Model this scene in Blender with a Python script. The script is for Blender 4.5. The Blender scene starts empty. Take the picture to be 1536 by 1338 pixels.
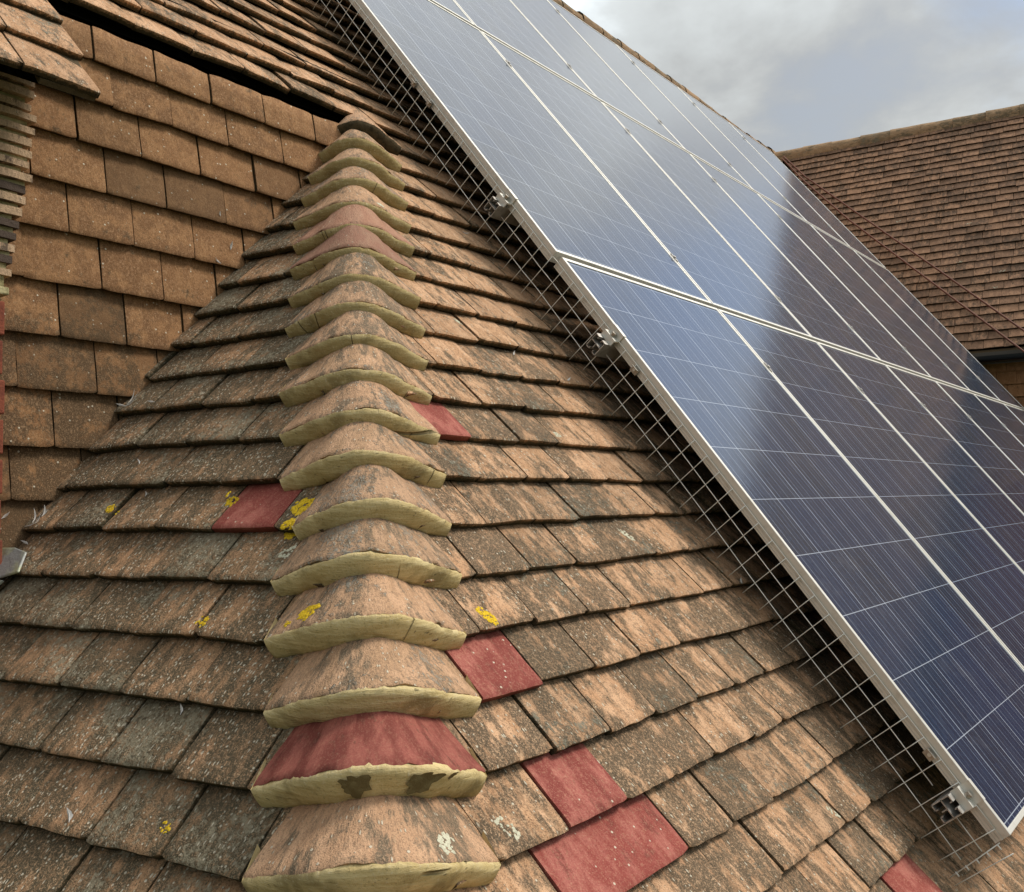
import bpy, bmesh, math, random
from mathutils import Vector, Matrix, noise
from mathutils.bvhtree import BVHTree
random.seed(7)
S = bpy.context.scene
COL = S.collection
V = Vector
OZ = 5.0                      # height of the eye above the ground
UP = V((0, 0, 1))

# ------------------------------------------------------------------ frames of the roof
P0 = V((2.04029, 1.54580, 0.56322 + OZ))        # a point on the main slope
U_ = V((0, 0.614932, 0.788580))                 # up the main slope
N_ = V((0, -0.788580, 0.614932))
HP = V((1.42929, 1.54580, 0.56322 + OZ))        # hip line at t=0
HD = V((0.542, 0.614932, 0.788580))             # along the hip, per unit t
DL = V((-0.1424, 0.9898, 0)).normalized()       # courses of the hip slope
UL = V((0.614221, 0.088366, 0.784159))
NL = V((-0.776175, -0.111666, 0.620551))
AH = 0.5285                                     # hip in hip slope coords: a = AH*b
G = 0.1042                                      # tile gauge
T0 = -1.277
EAVE = 0.692
YW = 1.965                                      # face of the tile hung wall
WING0 = V((10.42, 4.13, 3.93 + OZ))             # ridge of the wing
DB = -DL
HB = V((-0.9898, -0.1424, 0)).normalized()
PB = math.radians(52)
DN = HB * math.cos(PB) - UP * math.sin(PB)      # down the wing slope
NB = (HB * math.sin(PB) + UP * math.cos(PB)).normalized()

def hs(t): return -0.611 + 0.542 * t
def R(s, t, h=0.0): return P0 + V((s, 0, 0)) + U_ * t + N_ * h
def L(a, b, h=0.0): return HP + DL * a + UL * b + NL * h
def W(x, z, h=0.0): return V((x, YW - h, z + OZ))
def B(a, b, h=0.0): return WING0 + DB * a + DN * (-b) + NB * h   # b negative downwards
def valley_s(t):
    q = R(0, t); return (WING0 - q).dot(NB) / NB.x
def valley_a(b):
    # the wing slope stops where it meets the main slope
    q = B(0, b); return (P0 - q).dot(N_) / DB.dot(N_)

# ------------------------------------------------------------------ scene graph helpers
def link(o, parent=None):
    COL.objects.link(o)
    if parent: o.parent = parent
    return o
def tag(o, label=None, cat=None, group=None, kind=None):
    if label: o['label'] = label
    if cat: o['category'] = cat
    if group: o['group'] = group
    if kind: o['kind'] = kind
    return o
def empty(name, loc=(0, 0, 0)):
    o = bpy.data.objects.new(name, None); o.location = loc; o.empty_display_size = .1
    return link(o)

class MB:
    def __init__(s): s.v = []; s.f = []; s.st = []; s.ti = []; s.sm = []
    def vert(s, p, st=(0, 0, 0), ti=(0, 0, 0, 0)):
        s.v.append((p[0], p[1], p[2])); s.st.append(st); s.ti.append(ti); return len(s.v) - 1
    def face(s, *i, smooth=False): s.f.append(i); s.sm.append(smooth)
    def quad(s, a, b, c, d, st=None, ti=(0, 0, 0, 0)):
        st = st or [(0, 0, 0)] * 4
        i = [s.vert(p, st[k], ti) for k, p in enumerate((a, b, c, d))]; s.face(*i)
    def box(s, o, ax, ay, az, ti=(0, 0, 0, 0), bev=0.0):
        # box centred on o with half axes ax, ay, az; optional chamfer of the az edges
        c = []
        for k in (-1, 1):
            for (i, j) in ((-1, -1), (1, -1), (1, 1), (-1, 1)):
                p = o + ax * i + ay * j + az * k
                c.append(s.vert(p, (p[0], p[1], p[2]), ti))
        for q in ((3, 2, 1, 0), (4, 5, 6, 7), (0, 1, 5, 4), (1, 2, 6, 5), (2, 3, 7, 6), (3, 0, 4, 7)):
            s.face(*[c[k] for k in q])
    def prism(s, pts, d, ti=(0, 0, 0, 0)):
        n = len(pts); a = [s.vert(p, tuple(p), ti) for p in pts]; b = [s.vert(p + d, tuple(p + d), ti) for p in pts]
        s.face(*a[::-1]); s.face(*b)
        for i in range(n): s.face(a[i], a[(i + 1) % n], b[(i + 1) % n], b[i])
    def tube(s, pts, r, n=6, ti=(0, 0, 0, 0), cap=True):
        rings = []
        for i, p in enumerate(pts):
            d = (pts[min(i + 1, len(pts) - 1)] - pts[max(i - 1, 0)]).normalized()
            x = d.orthogonal().normalized() if i == 0 else (px - d * px.dot(d)).normalized()
            px = x; y = d.cross(x)
            rr = r[i] if isinstance(r, (list, tuple)) else r
            rings.append([s.vert(p + (x * math.cos(k * 2 * math.pi / n) + y * math.sin(k * 2 * math.pi / n)) * rr,
                                 tuple(p), ti) for k in range(n)])
        for a, b in zip(rings, rings[1:]):
            for k in range(n): s.face(a[k], a[(k + 1) % n], b[(k + 1) % n], b[k], smooth=True)
        if cap: s.face(*rings[0][::-1]); s.face(*rings[-1])
    def build(s, name, mat, parent=None, loc=None):
        me = bpy.data.meshes.new(name)
        vs = s.v
        if loc is not None: vs = [(a - loc[0], b - loc[1], c - loc[2]) for a, b, c in vs]
        me.from_pydata(vs, [], s.f)
        me.polygons.foreach_set('use_smooth', s.sm)
        a = me.attributes.new('st', 'FLOAT_VECTOR', 'POINT'); a.data.foreach_set('vector', [x for t in s.st for x in t])
        c = me.attributes.new('tint', 'FLOAT_COLOR', 'POINT'); c.data.foreach_set('color', [x for t in s.ti for x in t])
        me.materials.append(mat); me.update()
        o = bpy.data.objects.new(name, me)
        if loc is not None: o.location = loc
        link(o)
        if parent:
            wl = V((0, 0, 0)); q = parent
            while q: wl += q.location; q = q.parent
            o.parent = parent; o.location = V(loc or (0, 0, 0)) - wl
        return o

# ------------------------------------------------------------------ material helpers
class NT:
    def __init__(s, name):
        m = bpy.data.materials.new(name); m.use_nodes = True; s.m = m; s.t = m.node_tree; s.n = s.t.nodes
        s.b = s.n['Principled BSDF']; s.out = s.n['Material Output']
    def node(s, kind, **kw):
        n = s.n.new(kind)
        for k, v in kw.items():
            if k.startswith('_'): setattr(n, k[1:], v)
        return n
    def put(s, sock, v):
        if isinstance(v, bpy.types.NodeSocket): s.t.links.new(v, sock)
        elif isinstance(v, (tuple, list)):
            v = tuple(v); sock.default_value = v if len(v) == len(sock.default_value) else (v + (1,))
        else: sock.default_value = v
    def attr(s, name):
        n = s.n.new('ShaderNodeAttribute'); n.attribute_name = name; return n
    def node_y(s, v):
        n = s.n.new('ShaderNodeSeparateXYZ'); s.put(n.inputs[0], v); return n.outputs[1]
    def math(s, op, a, b=0.0, c=0.0):
        n = s.n.new('ShaderNodeMath'); n.operation = op
        for i, x in enumerate((a, b, c)): s.put(n.inputs[i], x)
        return n.outputs[0]
    def vmath(s, op, a, b=(0, 0, 0)):
        n = s.n.new('ShaderNodeVectorMath'); n.operation = op; s.put(n.inputs[0], a); s.put(n.inputs[1], b); return n.outputs[0]
    def noise(s, vec, scale, detail=3, rough=.55, dist=0):
        n = s.n.new('ShaderNodeTexNoise'); s.put(n.inputs['Vector'], vec); s.put(n.inputs['Scale'], scale)
        n.inputs['Detail'].default_value = detail; n.inputs['Roughness'].default_value = rough; n.inputs['Distortion'].default_value = dist
        return n.outputs[0]
    def voro(s, vec, scale, feat='F1', rnd=1):
        n = s.n.new('ShaderNodeTexVoronoi'); n.feature = feat; s.put(n.inputs['Vector'], vec); s.put(n.inputs['Scale'], scale)
        n.inputs['Randomness'].default_value = rnd; return n
    def ramp(s, x, lo, hi, a=0.0, b=1.0, smooth=True):
        n = s.n.new('ShaderNodeMapRange'); n.interpolation_type = 'SMOOTHSTEP' if smooth else 'LINEAR'
        s.put(n.inputs[0], x)
        for i, v in zip((1, 2, 3, 4), (lo, hi, a, b)): s.put(n.inputs[i], v)
        return n.outputs[0]
    def mix(s, f, a, b, mode='MIX'):
        n = s.n.new('ShaderNodeMix'); n.data_type = 'RGBA'; n.blend_type = mode; n.clamp_factor = True
        s.put(n.inputs[0], f); s.put(n.inputs[6], a); s.put(n.inputs[7], b); return n.outputs[2]
    def bump(s, h, strength, dist, prev=None):
        n = s.n.new('ShaderNodeBump'); s.put(n.inputs['Height'], h); n.inputs['Strength'].default_value = strength
        n.inputs['Distance'].default_value = dist
        if prev is not None: s.t.links.new(prev, n.inputs['Normal'])
        return n.outputs[0]
    def fin(s, color, rough=.9, normal=None, spec=.25, metal=0):
        s.put(s.b.inputs['Base Color'], color); s.put(s.b.inputs['Roughness'], rough)
        s.b.inputs['Specular IOR Level'].default_value = spec; s.b.inputs['Metallic'].default_value = metal
        if normal is not None: s.t.links.new(normal, s.b.inputs['Normal'])
        return s.m

def tile_mat(name, c1, c2, c3, dark, stain=.5, speck=.5, grain=.5, lichen=0.0, lichcol=(.30, .29, .22),
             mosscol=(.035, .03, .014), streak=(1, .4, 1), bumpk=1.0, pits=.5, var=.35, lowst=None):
    m = NT(name)
    st = m.attr('st').outputs['Vector']; ti = m.attr('tint')
    sep = m.node('ShaderNodeSeparateColor'); m.put(sep.inputs[0], ti.outputs['Color'])
    r, g, b = sep.outputs[0], sep.outputs[1], sep.outputs[2]; nose = ti.outputs['Alpha']
    sx = m.node('ShaderNodeSeparateXYZ'); m.put(sx.inputs[0], st); vv = sx.outputs[2]
    flat = m.vmath('MULTIPLY', st, (1, 1, 0))
    off = m.vmath('SCALE', ti.outputs['Color']); off.node.inputs[3].default_value = 31.0
    vec = m.vmath('ADD', flat, off)
    svec = m.vmath('MULTIPLY', vec, streak)
    fine = m.noise(vec, 420, 2, .7); med = m.noise(svec, 70, 3, .7); big = m.noise(svec, 24, 3, .65); huge = m.noise(flat, 3.2, 2, .6)
    grit = m.noise(m.vmath('MULTIPLY', vec, (1, .62, 1)), 210, 3, .75)
    col = m.mix(r, c1, c2)
    col = m.mix(m.ramp(m.noise(svec, 34, 3), .42, .62), col, c3)
    # stains: broken, elongated down the slope
    thr = m.math('ADD', m.math('MULTIPLY', big, .50), m.math('MULTIPLY', med, .40))
    thr = m.math('ADD', thr, m.math('MULTIPLY', grit, .30))
    thr = m.math('ADD', thr, m.math('MULTIPLY', huge, .25))
    thr = m.math('ADD', thr, m.math('MULTIPLY', g, .10))
    s0 = .81 - .10 * stain
    if lowst: thr = m.math('ADD', thr, m.ramp(m.node_y(st), *lowst))
    st_m = m.math('MULTIPLY', m.ramp(thr, s0 + .01, s0 + .095), .9)
    col = m.mix(st_m, col, dark)
    # granular light and dark grains
    col = m.mix(m.math('MULTIPLY', m.ramp(grit, .52, .66), grain * .85), col, m.mix(.4, c3, (.64, .44, .26)))
    col = m.mix(m.math('MULTIPLY', m.ramp(grit, .47, .34), grain * 1.0), col, m.mix(.75, c2, dark))
    col = m.mix(m.math('MULTIPLY', m.ramp(fine, .52, .72), grain), col, m.mix(.5, c3, (.62, .45, .29)))
    col = m.mix(m.math('MULTIPLY', m.ramp(fine, .46, .30), grain * 1.1), col, dark)
    pn = m.noise(svec, 130, 3, .65)
    col = m.mix(m.math('MULTIPLY', m.ramp(pn, .56, .64), pits), col, m.mix(.55, dark, c1))
    # crusty grey lichen
    ln = m.noise(vec, 75, 4, .7); lp = m.noise(flat, 7.5, 2, .5)
    lv = m.math('ADD', m.math('MULTIPLY', ln, .6), m.math('ADD', m.math('MULTIPLY', lp, .55), m.math('MULTIPLY', b, .12)))
    lm = m.ramp(lv, .76 - .12 * lichen, .84 - .12 * lichen)
    if lichen > 0: col = m.mix(m.math('MULTIPLY', lm, m.ramp(grit, .40, .56, .15, .9)), col, m.mix(fine, lichcol, tuple(x * .45 for x in lichcol)))
    # pale specks
    vo = m.voro(vec, 115); d = vo.outputs['Distance']
    vs = m.node('ShaderNodeSeparateColor'); m.put(vs.inputs[0], vo.outputs['Color'])
    sp = m.math('MULTIPLY', m.ramp(d, .30, .16), m.ramp(vs.outputs[0], 1 - .30 * speck, 1 - .30 * speck + .02))
    if speck > .3:
        vo2 = m.voro(svec, 190); v2 = m.node('ShaderNodeSeparateColor'); m.put(v2.inputs[0], vo2.outputs['Color'])
        sp2 = m.math('MULTIPLY', m.ramp(vo2.outputs['Distance'], .34, .2), m.ramp(v2.outputs[1], 1 - .22 * speck, 1 - .22 * speck + .02))
        sp = m.math('MAXIMUM', sp, sp2)
    col = m.mix(m.math('MULTIPLY', sp, .8), col, (.64, .58, .45))
    # whole tile lighter or darker
    col = m.mix(m.math('MULTIPLY', m.ramp(b, .45, 1), var), col, tuple(x * .45 for x in dark[:3]) if False else dark)
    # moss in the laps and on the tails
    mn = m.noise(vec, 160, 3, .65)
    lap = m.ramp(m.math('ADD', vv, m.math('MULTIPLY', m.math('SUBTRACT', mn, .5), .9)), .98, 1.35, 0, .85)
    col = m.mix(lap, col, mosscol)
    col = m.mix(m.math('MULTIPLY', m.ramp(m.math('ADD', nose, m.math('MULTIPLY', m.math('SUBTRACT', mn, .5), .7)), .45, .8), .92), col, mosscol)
    h = m.math('ADD', m.math('MULTIPLY', fine, .5), m.math('MULTIPLY', pn, -.5))
    h = m.math('ADD', h, m.math('MULTIPLY', sp, .5))
    if lichen > 0: h = m.math('ADD', h, m.math('MULTIPLY', lm, m.math('MULTIPLY', ln, 1.2)))
    h = m.math('ADD', h, m.math('ADD', m.math('MULTIPLY', med, .6), m.math('MULTIPLY', grit, .8)))
    nr = m.bump(h, .85 * min(1, bumpk), .0032 * bumpk)
    return m.fin(col, .92, nr, .18)

def plain(name, col, rough=.6, metal=0, spec=.4, nscale=0, ncol=None, namt=.5, bump=0, bscale=200):
    m = NT(name)
    c = col
    tc = m.node('ShaderNodeTexCoord').outputs['Object']
    if nscale: c = m.mix(m.ramp(m.noise(tc, nscale, 4, .6), .42, .66, 0, namt), col, ncol)
    nr = m.bump(m.noise(tc, bscale, 3, .6), .6, bump) if bump else None
    return m.fin(c, rough, nr, spec, metal)

M_main = tile_mat('weathered_clay', (.53, .298, .162), (.45, .258, .140), (.63, .385, .228), (.066, .056, .038), stain=.68, speck=.5, grain=.7, lichen=.3, lowst=(.2, -.9, -.02, .04), pits=.55, var=.25)
M_hip = tile_mat('lichened_clay', (.36, .205, .108), (.28, .18, .10), (.46, .26, .14), (.070, .062, .040), stain=1.12, speck=1.5, grain=.8, lichen=.84, lichcol=(.43, .38, .265), pits=.6, var=.3)
M_wall = tile_mat('hung_clay', (.255, .128, .056), (.185, .094, .043), (.30, .158, .071), (.085, .055, .030), stain=-.45, speck=.26, grain=.55, lichen=0, pits=.3, streak=(1, .8, 1), bumpk=.7, var=.5, lowst=(.75, -.05, 0, .20))
M_wing = tile_mat('brown_clay', (.27, .150, .088), (.185, .105, .068), (.345, .195, .115), (.075, .048, .032), stain=.4, speck=.06, grain=.4, lichen=0, pits=.3, bumpk=.8, var=.5)
M_bonnet = tile_mat('bonnet_clay', (.50, .295, .175), (.44, .27, .155), (.58, .355, .215), (.12, .10, .07), stain=.48, speck=.4, grain=.55, lichen=.55, lichcol=(.38, .36, .30), pits=.65, var=.2)
M_red = tile_mat('fresh_red_clay', (.28, .066, .052), (.225, .054, .044), (.37, .122, .096), (.17, .045, .036), stain=-.35, speck=.2, grain=.42, lichen=0, pits=.35, mosscol=(.17, .045, .032), var=.1, bumpk=.6)
M_redb = tile_mat('smooth_red_clay', (.205, .052, .040), (.17, .046, .036), (.29, .092, .070), (.12, .036, .028), stain=-.3, speck=.06, grain=.22, lichen=0, pits=.12, mosscol=(.14, .05, .035), var=.1, bumpk=.35)
M_pink = tile_mat('pinkish_clay', (.36, .165, .12), (.38, .20, .13), (.42, .24, .16), (.16, .10, .07), stain=-.2, speck=.3, grain=.3, pits=.4)
M_orange = tile_mat('orange_clay', (.42, .20, .09), (.36, .17, .08), (.48, .24, .115), (.12, .07, .04), stain=0, speck=.1, grain=.3, pits=.3)
M_ridge = tile_mat('ridge_clay', (.38, .235, .13), (.29, .19, .105), (.44, .29, .17), (.11, .09, .055), stain=.5, speck=.3, grain=.4, lichen=.4)
M_brickt = tile_mat('creasing_clay', (.46, .32, .20), (.40, .27, .17), (.52, .36, .23), (.085, .062, .048), stain=.3, speck=.2, grain=.4, var=1.0)

def mortar_mat():
    m = NT('hip_mortar'); st = m.attr('st').outputs['Vector']; ti = m.attr('tint').outputs['Color']
    off = m.vmath('SCALE', ti); off.node.inputs[3].default_value = 17.0
    vec = m.vmath('ADD', st, off)
    stroke = m.noise(m.vmath('MULTIPLY', vec, (13, 95, 1)), 1.0, 4, .7, .3)
    fine = m.noise(vec, 260, 3, .7); big = m.noise(vec, 12, 3, .6)
    col = m.mix(m.ramp(stroke, .3, .7), (.53, .40, .18), (.71, .575, .305))
    sep = m.node('ShaderNodeSeparateColor'); m.put(sep.inputs[0], ti)
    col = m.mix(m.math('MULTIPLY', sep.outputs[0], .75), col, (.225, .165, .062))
    col = m.mix(m.ramp(big, .54, .66, 0, .7), col, (.25, .19, .085))
    col = m.mix(m.ramp(fine, .54, .72, 0, .55), col, (.66, .58, .40))
    col = m.mix(m.ramp(fine, .44, .30, 0, .6), col, (.26, .20, .10))
    pit = m.noise(m.vmath('MULTIPLY', vec, (1, 1.6, 1)), 70, 2, .6)
    col = m.mix(m.ramp(pit, .68, .74, 0, .6), col, (.10, .085, .045))
    cr = m.voro(m.vmath('MULTIPLY', vec, (1, .45, 1)), 4.0, 'DISTANCE_TO_EDGE')
    ck = m.math('MULTIPLY', m.ramp(cr.outputs['Distance'], .0050, .0015), m.ramp(m.noise(vec, 7, 1), .58, .62))
    col = m.mix(m.math('MULTIPLY', ck, .7), col, (.07, .055, .03))
    # raised lips along the upper and lower arris
    h = m.math('ADD', m.math('MULTIPLY', stroke, 1.0), m.math('MULTIPLY', fine, .4))
    h = m.math('SUBTRACT', h, m.math('MULTIPLY', ck, 2))
    return m.fin(col, .93, m.bump(h, .9, .003), .15)
M_mortar = mortar_mat()
M_darkm = plain('dark_mortar', (.075, .055, .03), .95, 0, .1, 60, (.03, .025, .015), .8, .004, 200)  # mortar coloured dark like the underside of the top bonnet
M_mortar2 = plain('pier_mortar', (.50, .44, .25), .95, 0, .1, 40, (.20, .17, .08), .8, .004, 160)
M_alu = NT('mill_aluminium')
_tc = M_alu.node('ShaderNodeTexCoord').outputs['Object']
_n = M_alu.noise(M_alu.vmath('MULTIPLY', _tc, (60, 2, 60)), 3, 3)
M_alu = M_alu.fin(M_alu.mix(M_alu.ramp(M_alu.noise(_tc, 30, 4, .6), .5, .7, 0, .35), M_alu.mix(_n, (.62, .605, .55), (.74, .72, .66)), (.40, .37, .29)), .48, None, .5, .55)
M_rail = plain('rail_aluminium', (.50, .48, .45), .5, .7, .5, 60, (.30, .27, .23), .6)
M_steel = plain('bolt_steel', (.42, .39, .34), .42, .8, .5, 120, (.2, .16, .12), .5)
M_wire = plain('galvanised_wire', (.74, .72, .66), .45, .25, .5)
M_dark = plain('felt_and_gap_black', (.012, .011, .010), .95, 0, .1)  # roofing felt; also blackens the shaded gap under the eave
M_cavity = plain('cavity_dark', (.035, .025, .018), .8, 0, .2, 40, (.015, .01, .008), .6)
M_soffit = plain('soffit_board', (.09, .078, .062), .7, 0, .3)
M_gutter = plain('black_gutter', (.012, .012, .013), .35, 0, .5)
M_cable = plain('rust_brown_cable', (.16, .06, .035), .6, 0, .3)
M_lead = plain('lead', (.30, .31, .30), .55, .35, .4, 26, (.42, .44, .27), .9, .004, 60)
M_feather = plain('feather_vane', (.62, .59, .55), .85, 0, .2, 300, (.42, .40, .37), .6)
M_yell = plain('yellow_lichen', (.74, .50, .03), .9, 0, .1, 260, (.42, .27, .02), .8, .002, 500)
M_pale = plain('pale_lichen', (.58, .56, .42), .9, 0, .1, 260, (.40, .38, .28), .8, .002, 500)
M_back = plain('black_backsheet', (.02, .02, .022), .7)
M_brick = plain('red_brick', (.24, .075, .045), .9, 0, .1, 50, (.15, .05, .035), .8, .003, 200)
M_render = plain('cream_render', (.42, .38, .30), .9, 0, .1, 6, (.33, .29, .22), .5)

def pv_mat():
    m = NT('solar_cells'); tc = m.node('ShaderNodeTexCoord').outputs['Object']
    sx = m.node('ShaderNodeSeparateXYZ'); m.put(sx.inputs[0], tc)
    CP = .893 / 6
    cx = m.math('DIVIDE', m.math('SUBTRACT', sx.outputs[0], .011), CP); cy = m.math('DIVIDE', m.math('SUBTRACT', sx.outputs[1], .0193), .16114)
    fx = m.math('FRACT', cx); fy = m.math('FRACT', cy)
    def line(f, c, w):
        return m.math('LESS_THAN', m.math('ABSOLUTE', m.math('SUBTRACT', f, c)), w)
    gx = m.math('MAXIMUM', m.math('LESS_THAN', fx, .011), m.math('GREATER_THAN', fx, .989))
    gy = m.math('MAXIMUM', m.math('LESS_THAN', fy, .0055), m.math('GREATER_THAN', fy, .9945))
    bus = m.math('MAXIMUM', line(fx, .18, .006), m.math('MAXIMUM', line(fx, .5, .006), line(fx, .82, .006)))
    thin = m.math('MAXIMUM', line(fx, .34, .0035), m.math('MAXIMUM', line(fx, .66, .0035), line(fx, .90, .003)))
    cell = m.node('ShaderNodeTexWhiteNoise'); cell.noise_dimensions = '3D'
    oi = m.node('ShaderNodeObjectInfo').outputs['Random']
    cmb = m.node('ShaderNodeCombineXYZ'); m.put(cmb.inputs[0], m.math('FLOOR', cx)); m.put(cmb.inputs[1], m.math('FLOOR', cy)); m.put(cmb.inputs[2], oi)
    m.put(cell.inputs['Vector'], cmb.outputs[0])
    vo = m.voro(tc, 75); vc = m.node('ShaderNodeSeparateColor'); m.put(vc.inputs[0], vo.outputs['Color'])
    base = m.mix(cell.outputs['Value'], (.004, .020, .062), (.008, .018, .040))
    base = m.mix(m.math('MULTIPLY', vc.outputs[0], .45), base, (.014, .036, .085))
    base = m.mix(m.math('MULTIPLY', thin, .35), base, (.22, .26, .34))
    base = m.mix(m.math('MULTIPLY', bus, .5), base, (.42, .48, .58))
    base = m.mix(m.math('MULTIPLY', gx, .7), base, (.52, .58, .68)); base = m.mix(m.math('MULTIPLY', gy, .6), base, (.66, .72, .82))
    # thin film of dust, streaked down the glass
    dust = m.noise(m.vmath('MULTIPLY', tc, (26, 1.4, 1)), 2.0, 5, .7)
    base = m.mix(m.math('ADD', m.ramp(dust, .40, .85, .0, .06), m.ramp(m.noise(tc, 5, 4, .7), .52, .72, 0, .07)), base, (.36, .34, .32))
    m.fin(base, .5, None, .15)
    b = m.b
    b.inputs['Coat Weight'].default_value = 1.0; b.inputs['Coat IOR'].default_value = 1.75
    m.put(b.inputs['Coat Roughness'], m.ramp(dust, .3, .8, .08, .15))
    wav = m.noise(m.vmath('MULTIPLY', tc, (90, 6, 1)), 1.0, 3, .6)
    nr = m.bump(wav, .10, .002); m.t.links.new(nr, b.inputs['Coat Normal'])
    return m.m
M_pv = pv_mat()

# ------------------------------------------------------------------ tiles
def rt(): return (random.random(), random.random(), random.random())
def nz(p, k, amp): return noise.noise(p * k) * amp
JS = [0, .03, .10, .35, .65, 1.0]
def tile(mb, F, s0, s1, t0, length, q, clamp=None, th=.0155, drop=.0205, gauge=G, tint=None, rough=1.0, h0=0.0, tap=0.0):
    """one plain tile: F maps (s,t,h) to a point; nose at t0, exposed length = gauge"""
    ti = tint or rt()
    if clamp and clamp(s0, t0)[0] >= clamp(s1, t0)[0] - .004 and clamp(s0, t0 + length)[0] >= clamp(s1, t0 + length)[0] - .004: return
    sd = random.random() * 50
    tw = random.gauss(0, .0016); lift = random.gauss(0, .0013) + h0; sk = random.gauss(0, .0016) * rough
    cam = random.uniform(.0005, .002)
    nx = {2: 12, 1: 5, 0: 1}[q]
    js = {2: JS, 1: [0, .05, .5, 1], 0: [0, 1]}[q]
    gap = random.uniform(.0008, .0022)
    s0 += gap; s1 -= gap
    w = s1 - s0
    top = []
    for j, v in enumerate(js):
        row = []
        for i in range(nx + 1):
            uu = i / nx
            s = s0 + w * uu; t = t0 + length * v
            ed = 0
            if q:
                P_ = V((s * 1.0 + sd, t, sd))
                if j <= 1: t += nz(P_, 28, .0017 * rough) + nz(P_, 90, .0014 * rough) + sk * (uu - .5) * 2
                if i in (0, nx): s += nz(V((sd, t * 1.0, 3)), 40, .0011)
                if q == 2 and j == 0 and i in (0, nx): t += random.uniform(.001, .006) * rough
                if q == 2 and j == 0: ed = -.0028
                if q == 2 and j == 1: ed = -.0006
                if q == 2 and i in (0, nx): ed -= .0012
            h = lift + (uu - .5) * 2 * tw - drop * (t - t0) / gauge + cam * (1 - (2 * uu - 1) ** 2) + ed
            if q == 2: h += nz(V((s * 30, t * 30, sd)), 1, .0011)
            if clamp: s, t = clamp(s, t)
            row.append((s, t, h, (t - t0) / gauge))
        top.append(row)
    ids = [[mb.vert(F(s, t, h), (s, t, vv), (*ti, .30 if (j == 0 and q) else 0.0)) for (s, t, h, vv) in row] for j, row in enumerate(top)]
    for j in range(len(js) - 1):
        for i in range(nx): mb.face(ids[j][i], ids[j][i + 1], ids[j + 1][i + 1], ids[j + 1][i], smooth=True)
    # tail face
    a = [mb.vert(F(s, t, h), (s, t, 0), (*ti, .45)) for (s, t, h, vv) in top[0]]
    b = [mb.vert(F(s, t + .0015, h - th), (s, t - th, 0), (*ti, 1)) for (s, t, h, vv) in top[0]]
    for i in range(nx): mb.face(b[i], b[i + 1], a[i + 1], a[i])
    # long sides
    for c in (0, nx):
        a = [mb.vert(F(*r[c][:3]), (r[c][0], r[c][1], 0), (*ti, .6)) for r in top]
        b = [mb.vert(F(r[c][0], r[c][1], r[c][2] - th), (r[c][0] + th, r[c][1], 0), (*ti, 1)) for r in top]
        for j in range(len(js) - 1):
            if c: mb.face(a[j], b[j], b[j + 1], a[j + 1])
            else: mb.face(b[j], a[j], a[j + 1], b[j + 1])
    if q:  # underside near the tail
        i0 = [mb.vert(F(top[0][k][0], top[0][k][1] + .0015, top[0][k][2] - th), (0, 0, 0), (*ti, 1)) for k in (0, nx)]
        i1 = [mb.vert(F(top[-1][k][0], top[-1][k][1], top[-1][k][2] - th), (0, 0, 0), (*ti, 1)) for k in (nx, 0)]
        mb.face(*(i0[::-1] + i1[::-1]))

TW = .1505
house = empty('tiled_house', (4.0, 3.0, 0))
tag(house, 'old clay tiled house roof with a mortared hip beside the solar panels', 'house')
EYE = V((0, 0, OZ))
def qual(p):
    d = (p - EYE).length
    return 2 if d < 2.9 else (1 if d < 6 else 0)

# ---- main slope
RED_R = []            # replaced red tiles on the main slope: (course, s0, s1)
off_main = {4: -.542, 3: -.613, 2: -.536, 1: -.597, 0: -.506, -1: -.58, 7: -.473, 5: -.435}
red_main = {(0, 1): 1, (2, 0): 1, (7, 0): 1}
mb_main = MB()
red_parts = []
def clampR(s, t):
    return min(s, valley_s(t) - .02), t
def clampRlow(s, t):
    return min(max(s, hs(t) + .112), valley_s(t) - .02), t
for k in range(-13, 56):
    t0 = T0 + G * k
    if t0 > 4.36: break
    low = t0 < EAVE - .05
    left = hs(t0) if low else -1.075
    right = valley_s(t0) + .1
    if t0 < .62: right = min(right, 6.75)
    off = off_main.get(k)
    if off is None: off = (.0 if k % 2 else TW / 2) + random.uniform(-.02, .02)
    n0 = math.floor((left - .16 - off) / TW)
    s = off + n0 * TW
    wob = random.uniform(0, 6)
    while s < right:
        s1 = s + TW
        mid = R(s + TW / 2, t0)
        under = (s > .75 and -1.60 < t0 < 3.2 and s < 6.3)
        q = 0 if under else qual(mid)
        if s > .55 and q == 2: q = 1
        # which tiles were replaced
        rs = None
        c = (s + s1) / 2
        if k == 2 and -1.0 < c < -.86: rs = 1
        if k == 0 and -.96 < c < -.81: rs = 1
        if k == -1 and -1.05 < c < -.735: rs = 1
        if k == 7 and -.78 < c < -.62: rs = 1
        if k == -4 and -.235 < c < -.085: rs = 1
        dt = .0022 * math.sin(s * 3.1 + wob) + random.gauss(0, .0012)
        if s1 > left - .02:
            if rs and q:
                if k == -1:
                    if s > -.95: s = s1; continue
                    s1 = s1 + TW
                mb = MB(); tile(mb, R, s, s1, t0 + dt, .135, 2, clampRlow, tint=(random.random(), random.random(), random.random() * .5), rough=.5, h0=.001)
                red_parts.append((mb, mid))
            else:
                tile(mb_main, R, s, s1, t0 + dt, .135, q, clampRlow if low else clampR)
        s = s1
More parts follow.
